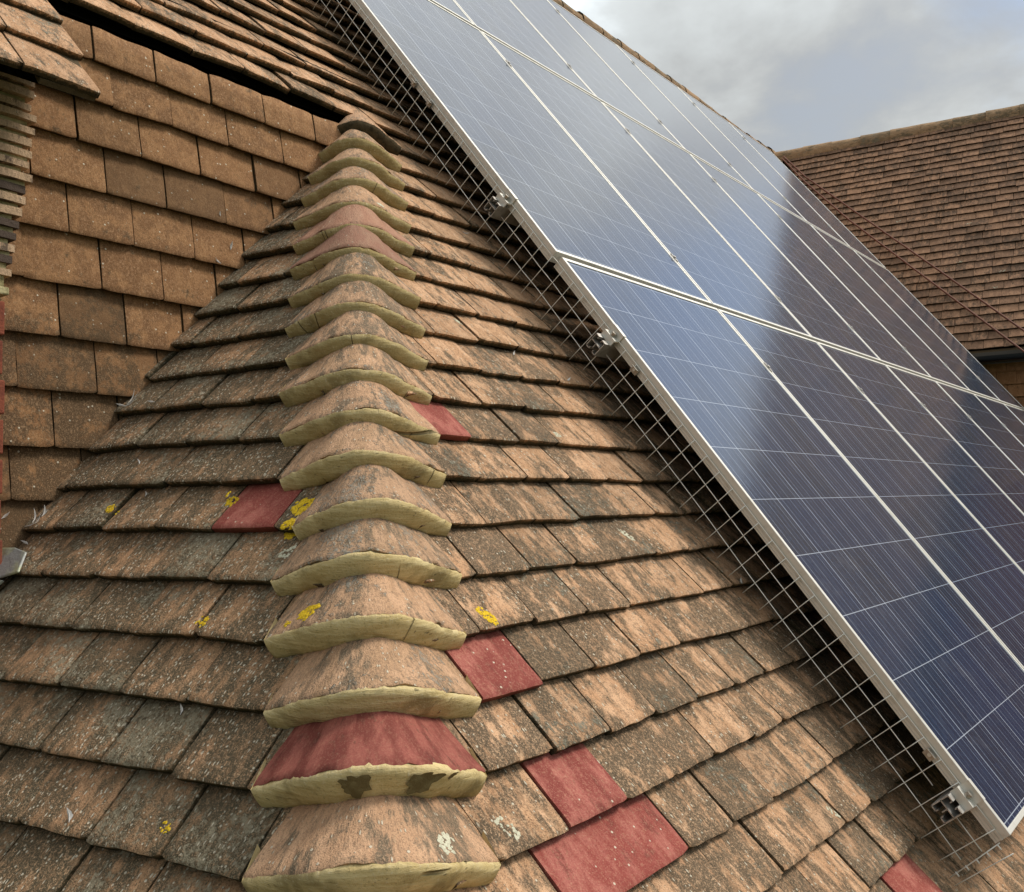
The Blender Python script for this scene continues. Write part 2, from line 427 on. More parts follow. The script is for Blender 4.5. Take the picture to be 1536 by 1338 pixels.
# the piece of slope that runs on lower at the far left
VERGE = -1.098
for t0, gg in ((.328, .127), (.455, .13), (.585, .11)):
    s1 = VERGE + (0 if t0 < .4 else .004); 
    while s1 > -3.6:
        tile(mb_main, R, s1 - TW, s1, t0, gg + .035, qual(R(s1, t0)), th=.014, drop=.018, gauge=gg, rough=1.3)
        s1 -= TW
for k in range(19, 56):
    t0 = T0 + G * k
    s1 = -1.075 + off_main.get(k, 0) * 0
    s1 = (math.floor((-1.075) / TW)) * TW
    while s1 > -3.4 and t0 < 4.36:
        s1 -= TW
        if t0 < 2.0: tile(mb_main, R, s1, s1 + TW, t0, .135, 1)
main = mb_main.build('main_roof_slope', M_main, house)
tag(main, 'weathered orange clay tiles with dark stains')
for mb, mid in red_parts:
    o = mb.build('replacement_tile', M_red, house); tag(o, 'fresh red replacement tile')
# underlay behind the tiles, so the laps read dark
mb = MB()
def strip(F, pts, h, ti=(0, 0, 0, 0)):
    i = [mb.vert(F(s, t, h), (s, t, 0), ti) for s, t in pts]; mb.face(*i)
strip(R, [(hs(-2.6) + .10, -2.6), (8.0, -2.6), (valley_s(.6) if valley_s(.6) < 8 else 6.7, .66), (hs(.66) + .10, .66)], -.045)
strip(R, [(-3.6, .72), (valley_s(.72), .72), (valley_s(4.5), 4.47), (-3.6, 4.47)], -.045)
strip(R, [(-3.6, .36), (VERGE - .01, .36), (VERGE - .01, .70), (-3.6, .70)], -.045)
bL = lambda b: (YW - .0 - HP.y - UL.y * b) / DL.y
strip(L, [(AH * -2.6 + .10, -2.6), (1.9, -2.6), (1.9, -1.0), (bL(-1.0) + .05, -1.0), (bL(.72) + .05, .72), (AH * .72 + .09, .72)][::-1], -.045)
strip(B, [(valley_a(0), 0), (7.0, 0), (7.0, -3.45), (valley_a(-3.45), -3.45)], -.045)
mb.build('roofing_underlay', M_dark, house)

# ---- hip slope
mb_hip = MB(); red2 = []
offL = {0: -.014, 1: .043, 2: -.06, 3: .146, 4: .186, 5: .248, 6: .305, 7: .17}
def clampL(a, b):
    a = max(a, AH * b + .100)
    if b > -.98: a = min(a, bL(b) + .006 + noise.noise(V((a * 9, b * 9, 2))) * .005)
    return a, b
for k in range(-13, 20):
    b0 = (T0 + G * k) * 1.0056
    left = AH * b0
    right = bL(b0) + .16 if b0 > -1.05 else 1.9
    off = offL.get(k, (.0 if k % 2 else TW / 2) + random.uniform(-.02, .02))
    w_ = .1475
    n0 = math.floor((left - off) / w_) - 1
    a = off + n0 * w_
    while a < right:
        a1 = a + w_; c = (a + a1) / 2
        mid = L(c, b0)
        q = qual(mid)
        # slightly bell cast and uneven courses
        db = random.gauss(0, .0014)
        if a1 > left - .1:
            if k == 5 and -.19 < c < -.03:
                mm = MB(); tile(mm, L, a - .0, a1, b0, .135, 2, clampL, tint=(.5, .3, .1), rough=.5, h0=.001); red2.append((mm, mid))
            else: tile(mb_hip, L, a, a1, b0 + db, .135, q, clampL)
        a = a1
hipo = mb_hip.build('hip_roof_slope', M_hip, house); tag(hipo, 'clay tiles crusted with grey lichen')
for mm, mid in red2:
    o = mm.build('replacement_tile', M_red, house); tag(o, 'fresh red replacement tile with yellow lichen at its corners')

# ---- tile hung wall
mb_w = MB()
ZS = [1.088, .984, .893, .797, .695, .590, .478, .364, .250, .132, .021, -.09, -.20]
JX = {1: [1.034, 1.183, 1.332, 1.491, 1.656, 1.80], 2: [.913, 1.078, 1.226, 1.380, 1.548, 1.70], 3: [.86, 1.000, 1.146, 1.300, 1.461, 1.61],
      4: [.72, .90, 1.066, 1.211, 1.372, 1.52], 5: [.83, .983, 1.131, 1.285, 1.43], 6: [.74, .89, 1.055, 1.203, 1.35], 7: [.82, .967, 1.114, 1.26],
      8: [.88, 1.047, 1.195], 9: [.80, .956, 1.10], 10: [.87, 1.02], 0: [.95, 1.10, 1.25, 1.40, 1.55, 1.72, 1.87], 11: [.78, .93], 12: [.85, 1.0]}
def clampW(x, z): return x, min(z, 1.064 + .005 * noise.noise(V((x * 14, 0, 0))))
for k, z0 in enumerate(ZS):
    js_ = JX[k]
    xs = [js_[0] - .15 * i for i in range(14, 0, -1)] + js_ + [js_[-1] + .15]
    gg = (ZS[k - 1] - z0) if k else .10
    if k == 0: continue
    for x0, x1 in zip(xs, xs[1:]):
        if x1 < -.9: continue
        tile(mb_w, W, x0, x1, z0, gg + .030, 2, clampW, th=.0135, drop=.0185, gauge=gg, rough=.55, h0=.012)
wallo = mb_w.build('tile_hung_wall', M_wall, house); tag(wallo, 'smooth brown clay tiles hung on the wall')
mb = MB()
mb.quad(V((-1.2, YW + .012, -1 + OZ)), V((2.3, YW + .012, -1 + OZ)), V((2.3, YW + .012, 1.03 + OZ)), V((-1.2, YW + .012, 1.03 + OZ)))
mb.quad(V((-1.2, YW + .16, 1.0 + OZ)), V((2.3, YW + .16, 1.0 + OZ)), V((2.3, YW + .16, 1.3 + OZ)), V((-1.2, YW + .16, 1.3 + OZ)))
mb.quad(V((-1.2, YW + .012, 1.03 + OZ)), V((2.3, YW + .012, 1.03 + OZ)), V((2.3, YW + .16, 1.02 + OZ)), V((-1.2, YW + .16, 1.02 + OZ)))
mb.build('wall_shade_backing', M_dark, house)  # black sheets put the shade of the eave gap into colour

# ---- bonnets and their mortar
def hipP(t): return HP + HD * t
def sp(v, c): return .5 * (math.sqrt(v * v + c * c) + v)
NH = (UP * .72 + V((-.661, -.75, 0)) * .69).normalized()
XR = V((1, 0, 0))
def bonnet_pt(t, wR, wL, v, m, c=.60):
    """v from -1 (hip slope edge) to 1 (main slope edge); m = lift off the roof"""
    base = sp(v, c) / sp(1, c) ; basel = sp(-v, c) / sp(1, c)
    if v > .999: basel = 0
    if v < -.999: base = 0
    fade = max(0, 1 - abs(v))
    base = base if v > 0 else base * min(1, fade * 3); basel = basel if v < 0 else basel * min(1, fade * 3)
    p = hipP(t) + XR * (wR * base) + DL * (wL * basel)
    w = max(-1, min(1, v * 2.2))
    nn = (NH * (1 - abs(w)) + (N_ if w > 0 else NL) * abs(w)).normalized()
    return p + nn * m
def lift_(v, me_, mm_):
    a = abs(max(-1, min(1, v)))
    a = math.sqrt(a * a + .03) - .173 * (1 - a)
    return me_ + (mm_ - me_) * (1 - max(0, min(1, a)) ** 1.3)
def under(v, k): return lift_(v, -.020, .015 + .0011 * k - .0045 * max(0, min(4, k - 13)))      # surface the next bonnet is bedded on
NBON = list(range(-4, 19))
WL_over = {5: .158, 4: .197}
BW = .2
for k in NBON:
    t0 = T0 + G * k + random.gauss(0, .0012)
    wl0 = WL_over.get(k, BW + random.uniform(-.006, .006)); wr0 = BW - .018 + random.uniform(-.006, .006)
    if k > 14: wl0 = min(wl0, .2 - .022 * (k - 14)); 
    tl = .128
    mm_, me_ = .0675 - .0017 * k + .0025 * max(0, k - 13), .004 + .0016 * max(0, 5 - k)            # lift of the tail at the crown / at the wings
    if k == 1: mm_ += .005
    mm_ += random.uniform(-.003, .003)
    tv = random.uniform(-.004, .004); chip = random.choice((0, 0, -.5, .3, .62, -.3, .75))
    ti = rt(); sd = random.random() * 40
    mb = MB(); nxn = 44; rows = [0, .03, .12, .3, .55, .8, 1]
    grid = []
    for j, f in enumerate(rows):
        r = []
        for i in range(nxn + 1):
            v = -1 + 2 * i / nxn
            tt = t0 + tl * f + (nz(V((v * 3 + sd, 0, sd)), 1, .007) + nz(V((v * 14 + sd, 0, sd)), 1, .0035) if j < 2 else 0)
            wR = wr0 - .542 * tl * f * .98; wL = (wl0 - .5315 * tl * f * .98)
            fq = f / .8
            m_ = (lift_(v, me_, mm_) + tv * v) * (1 - fq) + under(v, k + 1) * fq + .001 - (.0025 if j == 0 else 0)
            if j == 0 and chip and abs(v - chip) < .05: m_ -= .004; tt += .007 * (1 - abs(v - chip) / .05)
            m_ += nz(V((v * 4 + sd, f * 2, sd)), 1, .003)
            r.append((bonnet_pt(tt, wR, wL, v, m_), v * .2, t0 + tl * f, f))
        grid.append(r)
    ids = [[mb.vert(p, (a, b, f_ * 1.1), (*ti, .15 if j == 0 else 0)) for (p, a, b, f_) in r] for j, r in enumerate(grid)]
    for j in range(len(rows) - 1):
        for i in range(nxn): mb.face(ids[j][i], ids[j][i + 1], ids[j + 1][i + 1], ids[j + 1][i], smooth=True)
    # tail thickness and the underside lip
    lo = []
    for i, (p, a, b, f_) in enumerate(grid[0]):
        v = -1 + 2 * i / nxn
        q = bonnet_pt(t0 + .004, wr0, wl0, v, max(.001, lift_(v, me_, mm_) + tv * v - .011))
        lo.append(mb.vert(q, (a, b - .01, 0), (*ti, .8)))
    up_ = [mb.vert(p, (a, b, 0), (*ti, .4)) for (p, a, b, f_) in grid[0]]
    for i in range(nxn): mb.face(lo[i], lo[i + 1], up_[i + 1], up_[i])
    for c_ in (0, nxn):
        for j in range(len(rows) - 1):
            p, q = grid[j][c_], grid[j + 1][c_]
            dn = (N_ if c_ else NL) * -.016
            a = [mb.vert(x, (0, y, 0), (*ti, .6)) for x, y in ((p[0], .1), (q[0], .2), (q[0] + dn, .2), (p[0] + dn, .1))]
            mb.face(*(a if c_ else a[::-1]))
    red = (k == 1)
    o = mb.build('bonnet_tile', M_redb if red else M_bonnet, house)
    if red: tag(o, 'replaced dark red bonnet tile')
    elif k in (12, 13): tag(o, 'pinkish bonnet tile'); o.data.materials[0] = M_pink
    else: tag(o, 'lichened clay bonnet tile')
    # mortar bed: from the surface below to the tail of this bonnet
    mo = MB(); nr = 7; g2 = []
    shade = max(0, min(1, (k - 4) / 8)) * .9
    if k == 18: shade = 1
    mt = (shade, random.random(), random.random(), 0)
    for j in range(nr + 1):
        f = min(1, j / (nr - 1)); r = []
        for i in range(nxn * 2 + 1):
            v = -1.02 + 2.04 * i / (nxn * 2)
            vc = max(-1, min(1, v))
            topm = lift_(vc, me_, mm_) + tv * vc + .0005
            rag = .0012 + nz(V((v * 4 + sd, 0, sd + 5)), 1, .0028) + nz(V((v * 17 + sd, 0, sd)), 1, .0016) + nz(V((v * 48 + sd, 0, sd)), 1, .0013)
            ragb = nz(V((v * 6 + sd, 3, sd)), 1, .003) + nz(V((v * 26 + sd, 7, sd)), 1, .0016)
            mlo = under(vc, k) - .010; mhi = topm - .0005 + rag
            m_ = mlo + (mhi - mlo) * f
            bulge = .0045 * math.sin(math.pi * min(1, f * 1.05)) + (.003 if 0 < j < nr else 0)
            if j == nr - 1: bulge = .0012
            if j == nr: bulge = -.010; m_ -= .0065
            # the face leans out a little at its foot, and the bottom edge is ragged
            tt = t0 - .0035 - bulge - .0075 * (1 - f) + (ragb * (1 - f)) + nz(V((v * 5, f * 2, sd)), 1, .0012)
            r.append((bonnet_pt(tt, wr0 + .001 + .004 * (1 - f) * (1 if v > .9 else 0), wl0 + .001, vc, m_), v * .2, m_))
        g2.append(r)
    mid_ = [[mo.vert(p, (a, m_ + t0, 0), mt) for (p, a, m_) in r] for r in g2]
    for j in range(nr):
        for i in range(nxn * 2): mo.face(mid_[j][i], mid_[j][i + 1], mid_[j + 1][i + 1], mid_[j + 1][i], smooth=True)
    for c_ in (0, nxn * 2):      # closed ends
        a = [mo.vert(g2[j][c_][0], (0, j * .004, 0), mt) for j in range(nr + 1)]
        sgn = 1 if c_ else -1
        b = [mo.vert(g2[j][c_][0] + (HD.normalized()) * .04 + ((DL if c_ else XR) * .02), (.02, j * .004, 0), mt) for j in range(nr + 1)]
        for j in range(nr): mo.face(*((a[j], b[j], b[j + 1], a[j + 1]) if c_ else (a[j], a[j + 1], b[j + 1], b[j])))
    om = mo.build('mortar_bed', M_darkm if k == 18 else M_mortar, o)
    if k == 1:
        tag(om, 'pale mortar with two dark damp patches')
        for (v0, rr) in ((-.13, .020), (.30, .019), (.52, .009)):
            dp = MB(); cpts = []
            ctr = bonnet_pt(t0 - .0155, wr0, wl0, v0, .016 + me_ * .2)
            for i in range(26):
                an = i / 26 * 2 * math.pi
                rad = rr * (1 + .75 * noise.noise(V((math.cos(an) * 1.9, math.sin(an) * 1.9, v0 * 9))) + .35 * noise.noise(V((math.cos(an) * 5, math.sin(an) * 5, v0 * 7))))
                vv = v0 + math.cos(an) * rad / .2
                mq = .050 + math.sin(an) * rad * .80
                cpts.append((vv, mq))
            rings = []
            for fr in (1, .6, .25):
                ring = []
                for (vv, mq) in cpts:
                    v_ = v0 + (vv - v0) * fr; m_ = .050 + (mq - .050) * fr
                    topm = lift_(v_, me_, mm_) + tv * v_ + .0005
                    mlo = under(v_, k) - .010; f = max(0, min(.93, (m_ - mlo) / (topm - mlo)))
                    bulge = .0045 * math.sin(math.pi * min(1, f * 1.05)) + .003
                    tt = t0 - .0035 - bulge - .0075 * (1 - f) - .0022 + nz(V((v_ * 5, f * 2, sd)), 1, .0012) + (nz(V((v_ * 6 + sd, 3, sd)), 1, .003) + nz(V((v_ * 26 + sd, 7, sd)), 1, .0016)) * (1 - f)
                    ring.append(dp.vert(bonnet_pt(tt, wr0, wl0, v_, m_), (v_, m_, 0)))
                rings.append(ring)
            for a_, b_ in zip(rings, rings[1:]):
                for i in range(26): dp.face(a_[i], a_[(i + 1) % 26], b_[(i + 1) % 26], b_[i], smooth=True)
            dp.face(*rings[-1])
            dmp = plain('damp_mortar', (.155, .118, .052), .9, 0, .2, 90, (.24, .20, .10), .6, .002, 300)
            mo_ = dp.build('damp_patch', dmp, o); tag(mo_, 'dark damp patch in the mortar')

# ---- ridge tiles of the main roof
mbr = None
TR = 4.44
def half_round(mb, p, d, r, ln, nrm, side, ti, n=8):
    rows = []
    for e in (0, .5, 1):
        q = p + d * (ln * e)
        rows.append([mb.vert(q + (side * math.cos(a) + nrm * math.sin(a)) * (r + (.006 if e == 0 else 0)), (a * .1, (q - p).dot(d) + ti[0] * 9, 0), (*ti, 0))
                     for a in [math.radians(-25 + 230 * i / n) for i in range(n + 1)]])
    for a, b in zip(rows, rows[1:]):
        for i in range(n): mb.face(a[i], b[i], b[i + 1], a[i + 1], smooth=True)
s = -3.4; rid = R(0, TR, 0); zr = rid.z
while s < 8.75:
    m = MB(); sag = -.045 * math.exp(-((s - 7.4) / 1.1) ** 2) + random.gauss(0, .004)
    half_round(m, V((P0.x + s, rid.y + .055, zr - .035 + sag)), XR, .085, .30, UP, V((0, 1, 0)), rt())
    m.build('ridge_tile', M_ridge, house); s += .302
# back slope of the main roof, so it is solid
mb = MB(); mb.quad(V((-1.4, rid.y + .06, zr - .02)), V((-1.4, rid.y + 3.4, zr - 4.0)), V((11.5, rid.y + 3.4, zr - 4.0)), V((11.5, rid.y + .06, zr - .02)))
mb.build('back_roof_slope', M_wing, house)

# ---- walls under the eaves (seen only from aside)
mb = MB()
lo = R(0, -2.5).z; yl = R(0, -2.45).y
mb.box(V((4.9, yl + 1.0, (lo - .12) / 2)), V((4.6, 0, 0)), V((0, .85, 0)), V((0, 0, (lo - .12) / 2)))
mb.build('brick_wall', M_brick, house)
# dark block standing in for the shaded cavity under the low roof at far left
mb = MB()
mb.box(V((.28, 1.950, .915 + OZ)), V((.61, 0, 0)), V((0, .012, 0)), V((0, 0, .038)))
mb.build('fascia_and_shade_block', M_cavity, house)
# verge slips under the cut edge
mb = MB()
for t in (.34, .46, .59):
    p = R(VERGE - .06, t + .07, -.022); mb.box(p, V((.055, 0, 0)), U_ * .08, N_ * .006)
mb.build('undercloak', M_brickt, house)

# ------------------------------------------------------------------ corbelled pier at far left
pier = empty('tile_pier', (.5, 1.95, 0))
tag(pier, 'corbelled pier of stacked tile slips and mortar at the left edge', 'pier')
layers = 17; zt = .872; zb = .475
core = MB(); 
for i in range(layers):
    f = i / (layers - 1); z = zt + (zb - zt) * f
    xr = .895 - .018 * f - (.028 * max(0, (f - .55)) / .45) + random.uniform(-.005, .006)
    yy = 1.925 - random.uniform(0, .008)
    m = MB(); dark = 1.0 if (i in (9, 12, 13, 15)) else random.random() * .3
    ti = (dark, random.random(), dark)
    x0 = .45
    thk = random.uniform(.0065, .0085); til = random.uniform(-.002, .002)
    nn = 10; prof = []
    for e in range(nn + 1):
        xx = x0 + (xr - x0) * e / nn
        yv = yy + nz(V((xx * 20, i, 0)), 1, .004)
        if e == nn: yv += .006
        prof.append((xx, yv, z + til * e / nn))
    for (a, b) in zip(prof, prof[1:]):
        for sgn in (1, -1):
            p = [V((a[0], a[1], a[2] + OZ + sgn * thk)), V((b[0], b[1], b[2] + OZ + sgn * thk)), V((b[0], 1.99, b[2] + OZ + sgn * thk)), V((a[0], 1.99, a[2] + OZ + sgn * thk))]
            if sgn < 0: p = p[::-1]
            m.quad(*p, st=[(q.x, q.y, 0) for q in p], ti=(*ti, 0))
        p = [V((a[0], a[1], a[2] + OZ - thk)), V((b[0], b[1], b[2] + OZ - thk)), V((b[0], b[1], b[2] + OZ + thk)), V((a[0], a[1], a[2] + OZ + thk))]
        m.quad(*p, st=[(q.x, q.z, 0) for q in p], ti=(*ti, 0))
    a = prof[-1]; p = [V((a[0], a[1], a[2] + OZ - thk)), V((a[0], 1.99, a[2] + OZ - thk)), V((a[0], 1.99, a[2] + OZ + thk)), V((a[0], a[1], a[2] + OZ + thk))]
    m.quad(*p, st=[(q.y, q.z, 0) for q in p], ti=(*ti, 0))
    m.build('creasing_tile', M_brickt, pier)
    # mortar between
    xm = xr - random.uniform(.006, .016)
    nn = 8
    for e in range(nn):
        a = .45 + (xm - .45) * e / nn; b = .45 + (xm - .45) * (e + 1) / nn
        core.quad(V((a, 1.936 + nz(V((a * 30, i, 1)), 1, .005), z - .030 + OZ)), V((b, 1.936 + nz(V((b * 30, i, 1)), 1, .005), z - .030 + OZ)),
                  V((b, 1.936, z + .006 + OZ)), V((a, 1.936, z + .006 + OZ)))
    core.quad(V((xm, 1.936, z - .030 + OZ)), V((xm, 1.99, z - .030 + OZ)), V((xm, 1.99, z + .006 + OZ)), V((xm, 1.936, z + .006 + OZ)))
core.build('mortar', M_mortar2, pier)
zz = .435
i = 0
while zz > -.25:
    m = MB(); xr = .838 + random.uniform(-.003, .003) - (.0 if i else -.008)
    m.box(V((xr - .12, 1.96, zz + OZ)), V((.12, 0, 0)), V((0, .04, 0)), V((0, 0, .0335 if i else .008)))
    o = m.build('brick', M_brick if i else M_mortar2, pier)
    bv = o.modifiers.new('b', 'BEVEL'); bv.width = .003; bv.segments = 2
    zz -= .078 if i else .055; i += 1
m = MB(); m.box(V((.70, 1.968, .10 + OZ)), V((.131, 0, 0)), V((0, .04, 0)), V((0, 0, .38)))
m.build('mortar', M_mortar2, pier)

# ------------------------------------------------------------------ the wing across the far end
wing = empty('roof_wing', (9.0, 1.0, 0))
tag(wing, 'far brown tiled roof wing with rounded ridge behind the solar panels', 'roof')
mbw = MB()
def clampB(a, b): return max(a, valley_a(b) + .02), b
nb = 33; GB = 3.42 / nb
for k in range(nb + 1):
    b0 = -3.45 + GB * k
    va = valley_a(b0)
    a = va - .2 + (0 if k % 2 else TW / 2) + random.uniform(-.02, .02)
    amax = 6.6
    while a < amax:
        c = a + .075
        near = c < 4.6
        tile(mbw, B, a, a + TW, b0 + random.gauss(0, .002), .135, 1 if near else 0, clampB, drop=.0145, rough=1.2, gauge=GB, th=.0105)
        a += TW
wo = mbw.build('wing_roof_slope', M_wing, wing)
a = valley_a(0) - .35
while a < 6.6:
    m = MB(); p = B(a, 0, 0) + V((.055, 0, -.03 + random.gauss(0, .004)))
    half_round(m, p, DB, .100 + random.gauss(0, .003), .31, UP, -HB, rt())
    m.build('ridge_tile', M_ridge, wing); a += .312
m = MB(); m.quad(B(-1, .03), B(6.7, .03), B(6.7, .03) + V((2.2, .3, -3)), B(-1, .03) + V((2.2, .3, -3)))
m.build('back_roof_slope', M_wing, wing)
# hipped far end
m = MB(); q0 = B(6.6, 0); q1 = B(6.6, -3.45); q2 = q1 + V((4.6, .66, 0)); i = [m.vert(x, tuple(x), (0.5, .5, .5, 0)) for x in (q0, q1, q2)]; m.face(*i)
m.build('gable_end', M_orange, wing)
ev = B(0, -3.47)
m = MB()   # double course at the eave, gutter, soffit
m.box(B(3.0, -3.475, -.03), DB * 3.7, DN * .02, NB * .008); m.build('eave_course', M_wing, wing)
m = MB()
gpts = []
gc = ev + HB * .035 + V((0, 0, -.065))
rings = []
for aa in [valley_a(-3.45) - .3, 6.6]:
    rings.append([m.vert(gc + DB * aa + (HB * math.cos(x) + UP * math.sin(x)) * .05) for x in [math.radians(180 + 180 * i / 10) for i in range(11)]])
for i in range(10): m.face(rings[0][i], rings[1][i], rings[1][i + 1], rings[0][i + 1], smooth=True)
m.build('gutter', M_gutter, wing)
m = MB(); m.box(ev + DB * 3.2 - HB * .06 + V((0, 0, -.10)), DB * 3.7, HB * .10, V((0, 0, .008)))
m.build('soffit', M_soffit, wing)
m = MB(); m.box(ev + DB * 3.2 - HB * .01 + V((0, 0, -.075)), DB * 3.7, HB * .008, V((0, 0, .05))); m.build('fascia_and_shade_block', M_soffit, wing)
# tile hung wall of the wing
mw = MB(); wc = ev - HB * .15
def WB(a, z, h=0.0): return V((wc.x, wc.y, 0)) + DB * a + HB * h + V((0, 0, z))
zt_ = ev.z - .11
for k in range(16):
    z0 = zt_ - .07 - k * .108
    a = -.6 + (k % 2) * TW / 2
    while a < 3.0:
        tile(mw, WB, a, a + TW, z0, .14, 1, th=.013, drop=.016, gauge=.108, rough=.8); a += TW
mw.build('tile_hung_wall', M_orange, wing)
m = MB(); m.box(V((wc.x, wc.y, zt_ / 2)) + DB * 3.0 - HB * .12, DB * 3.6, HB * .1, V((0, 0, zt_ / 2))); m.build('brick_wall', M_brick, wing)

# ------------------------------------------------------------------ valley flashing at the foot of the left valley
fl = MB()
def lobe(F, pts, th, h):
    i = [fl.vert(F(a, b, h + th), (a, b, 0)) for a, b in pts]; j = [fl.vert(F(a, b, h), (a, b, 0)) for a, b in pts]
    fl.face(*i); n_ = len(pts)
    for k in range(n_): fl.face(j[k], j[(k + 1) % n_], i[(k + 1) % n_], i[k])
lobe(L, [(.385, -.868), (.405, -.822), (.45, -.812), (.60, -.815), (.62, -.875), (.43, -.882)][::-1], .004, .003)
lobe(L, [(.42, -.885), (.62, -.882), (.62, -.935), (.45, -.93)][::-1], .006, -.002)
o = fl.build('lead_flashing', M_lead, house)
bv = o.modifiers.new('b', 'BEVEL'); bv.width = .003; bv.segments = 3

# ------------------------------------------------------------------ solar panels
PH = .15
PW, PL, TH = .917, 1.65, .035
def frame_mesh(mb):
    prof = [(.011, .0022), (.0105, .0002), (.0098, 0), (.0008, 0), (0, .0008), (0, .0148), (.0013, .0152), (.0013, .0172), (-.0004, .0178), (-.0004, .0225),
            (.0014, .0228), (.0014, .0240), (0, .0243), (0, .0292), (.0014, .0295), (.0014, .0307), (0, .031), (0, TH), (.025, TH), (.025, TH - .0015), (.0025, TH - .0015), (.0025, .0055)]
    rings = []
    for o_, d_ in prof:
        rings.append([mb.vert(V((x, y, -d_)), (x, y, d_)) for x, y in ((o_, o_), (PW - o_, o_), (PW - o_, PL - o_), (o_, PL - o_))])
    for a, b in zip(rings, rings[1:]):
        for i in range(4): mb.face(a[i], a[(i + 1) % 4], b[(i + 1) % 4], b[i])
PM = Matrix((XR, U_, N_)).transposed().to_4x4()
fm = MB(); frame_mesh(fm)
gm = MB(); gm.quad(V((.0108, .0108, -.002)), V((PW - .0108, .0108, -.002)), V((PW - .0108, PL - .0108, -.002)), V((.0108, PL - .0108, -.002)))
bm_ = MB(); bm_.quad(V((.003, .003, -.0075)), V((.003, PL - .003, -.0075)), V((PW - .003, PL - .003, -.0075)), V((PW - .003, .003, -.0075)))
fo = fm.build('frame', M_alu); go = gm.build('glass', M_pv); bo = bm_.build('back_sheet', M_back)
for f_ in fo.data.polygons: f_.use_smooth = False
drill = MB()
proto = empty('solar_panel')
for o in (fo, go, bo): o.parent = proto
ROWS = [(-1.66, -.001), (.010, -.008), (1.685, -.014)]
rown = ['bottom', 'middle', 'top']
ordn = ['first', 'second', 'third', 'fourth', 'fifth', 'sixth', 'seventh']
panels = []
for r_, (tt, ds) in enumerate(ROWS):
    for c_ in range(7):
        if r_ == 0 and c_ == 0: p = proto
        else:
            p = proto.copy(); COL.objects.link(p)
            for ch in (fo, go, bo):
                q = ch.copy(); COL.objects.link(q); q.parent = p
        sx = ds + c_ * .925
        p.matrix_world = Matrix.Translation(R(sx, tt, PH)) @ PM
        where = 'nearest column beside the wire mesh' if c_ == 0 else ('last column against the far wing' if c_ == 6 else '%s column from the wire mesh' % ordn[c_])
        tag(p, 'blue solar panel in the %s row, %s' % (rown[r_], where), 'solar panel', 'solar panels in three rows on the roof')
        panels.append(p)
# little drain holes in the near frame edge
for (tt, r_) in ((-.46, 0), (-.50, 0), (-1.24, 0), (-1.275, 0), (-1.615, 0), (.52, 1)):
    pass
# rails, end clamps, mid clamps
RT = [-1.565, -.29, .245, 1.42, 1.95, 3.10]
rail_lbl = ['below the bottom row of panels', 'under the top of the bottom row', 'under the foot of the middle row', 'under the top of the middle row', 'under the foot of the top row', 'under the top of the top row']
def rail_profile():
    w, t_ = .019, .0022
    # open channelled section: walls as thin strips (u across, d down)
    return [((-w, 0), (-w, -.040)), ((w, 0), (w, -.040)), ((-w, -.018), (w, -.018)), ((-w, -.040), (-.007, -.040)), ((w, -.040), (.007, -.040)),
            ((-w, 0), (-.007, 0)), ((w, 0), (.007, 0)), ((-.007, 0), (-.007, -.005)), ((.007, 0), (.007, -.005)), ((-.007, -.040), (-.007, -.035)), ((.007, -.040), (.007, -.035)), ((0, -.018), (0, -.030))]
def strip3(mb, p0, p1, base, uax, vax, lax, s0, s1, th=.0011):
    a = V((p0[0], p0[1])); b = V((p1[0], p1[1])); d = (b - a); ln = d.length; d.normalize(); nrm = V((-d.y, d.x))
    c = (a + b) / 2
    o = base + uax * c.x + vax * c.y + lax * ((s0 + s1) / 2)
    mb.box(o, (uax * d.x + vax * d.y) * (ln / 2 + th * .8), (uax * nrm.x + vax * nrm.y) * th, lax * ((s1 - s0) / 2))
for i, tt in enumerate(RT):
    row = 0 if i < 2 else (1 if i < 4 else 2)
    e = empty('mounting_rail', R(-.03, tt, .05)); tag(e, 'aluminium mounting rail ' + rail_lbl[i] + (', its end by the bottom corner' if i == 0 else ''), 'rail', 'mounting rails under the solar panels')
    m = MB()
    for a, b in rail_profile():
        strip3(m, a, b, R(0, tt, PH - TH - .0005), U_, N_, XR, -.047, 6.5)
    m.build('channel', M_rail, e)
    m = MB()
    for s_ in [x * .92 + .42 for x in range(7)]:
        m.box(R(s_, tt, .036), XR * .015, U_ * .02, N_ * .036)
    m.build('roof_hook', M_steel, e)
    # end clamp
    e = empty('end_clamp', R(-.02, tt, .13)); tag(e, 'silver end clamp with bolt on the rail ' + rail_lbl[i], 'clamp', 'end clamps on the near edge of the panels')
    ds = ROWS[row][1]
    m = MB()
    m.box(R(ds - .012, tt, PH - .0205), XR * .0105, U_ * .022, N_ * .0022)
    m.box(R(ds - .0025, tt, PH - .010), XR * .0018, U_ * .022, N_ * .011)
    m.box(R(ds + .001, tt, PH + .0012), XR * .0065, U_ * .022, N_ * .0012)
    m.box(R(ds - .021, tt, PH - .029), XR * .0018, U_ * .022, N_ * .0075)
    m.build('bracket', M_alu, e)
    m = MB(); c0 = R(ds - .013, tt, PH - .0185)
    m.prism([c0 + (XR * math.cos(a) + U_ * math.sin(a)) * .0068 for a in [k_ * math.pi / 3 for k_ in range(6)]], N_ * .010); m.build('bolt', M_steel, e)
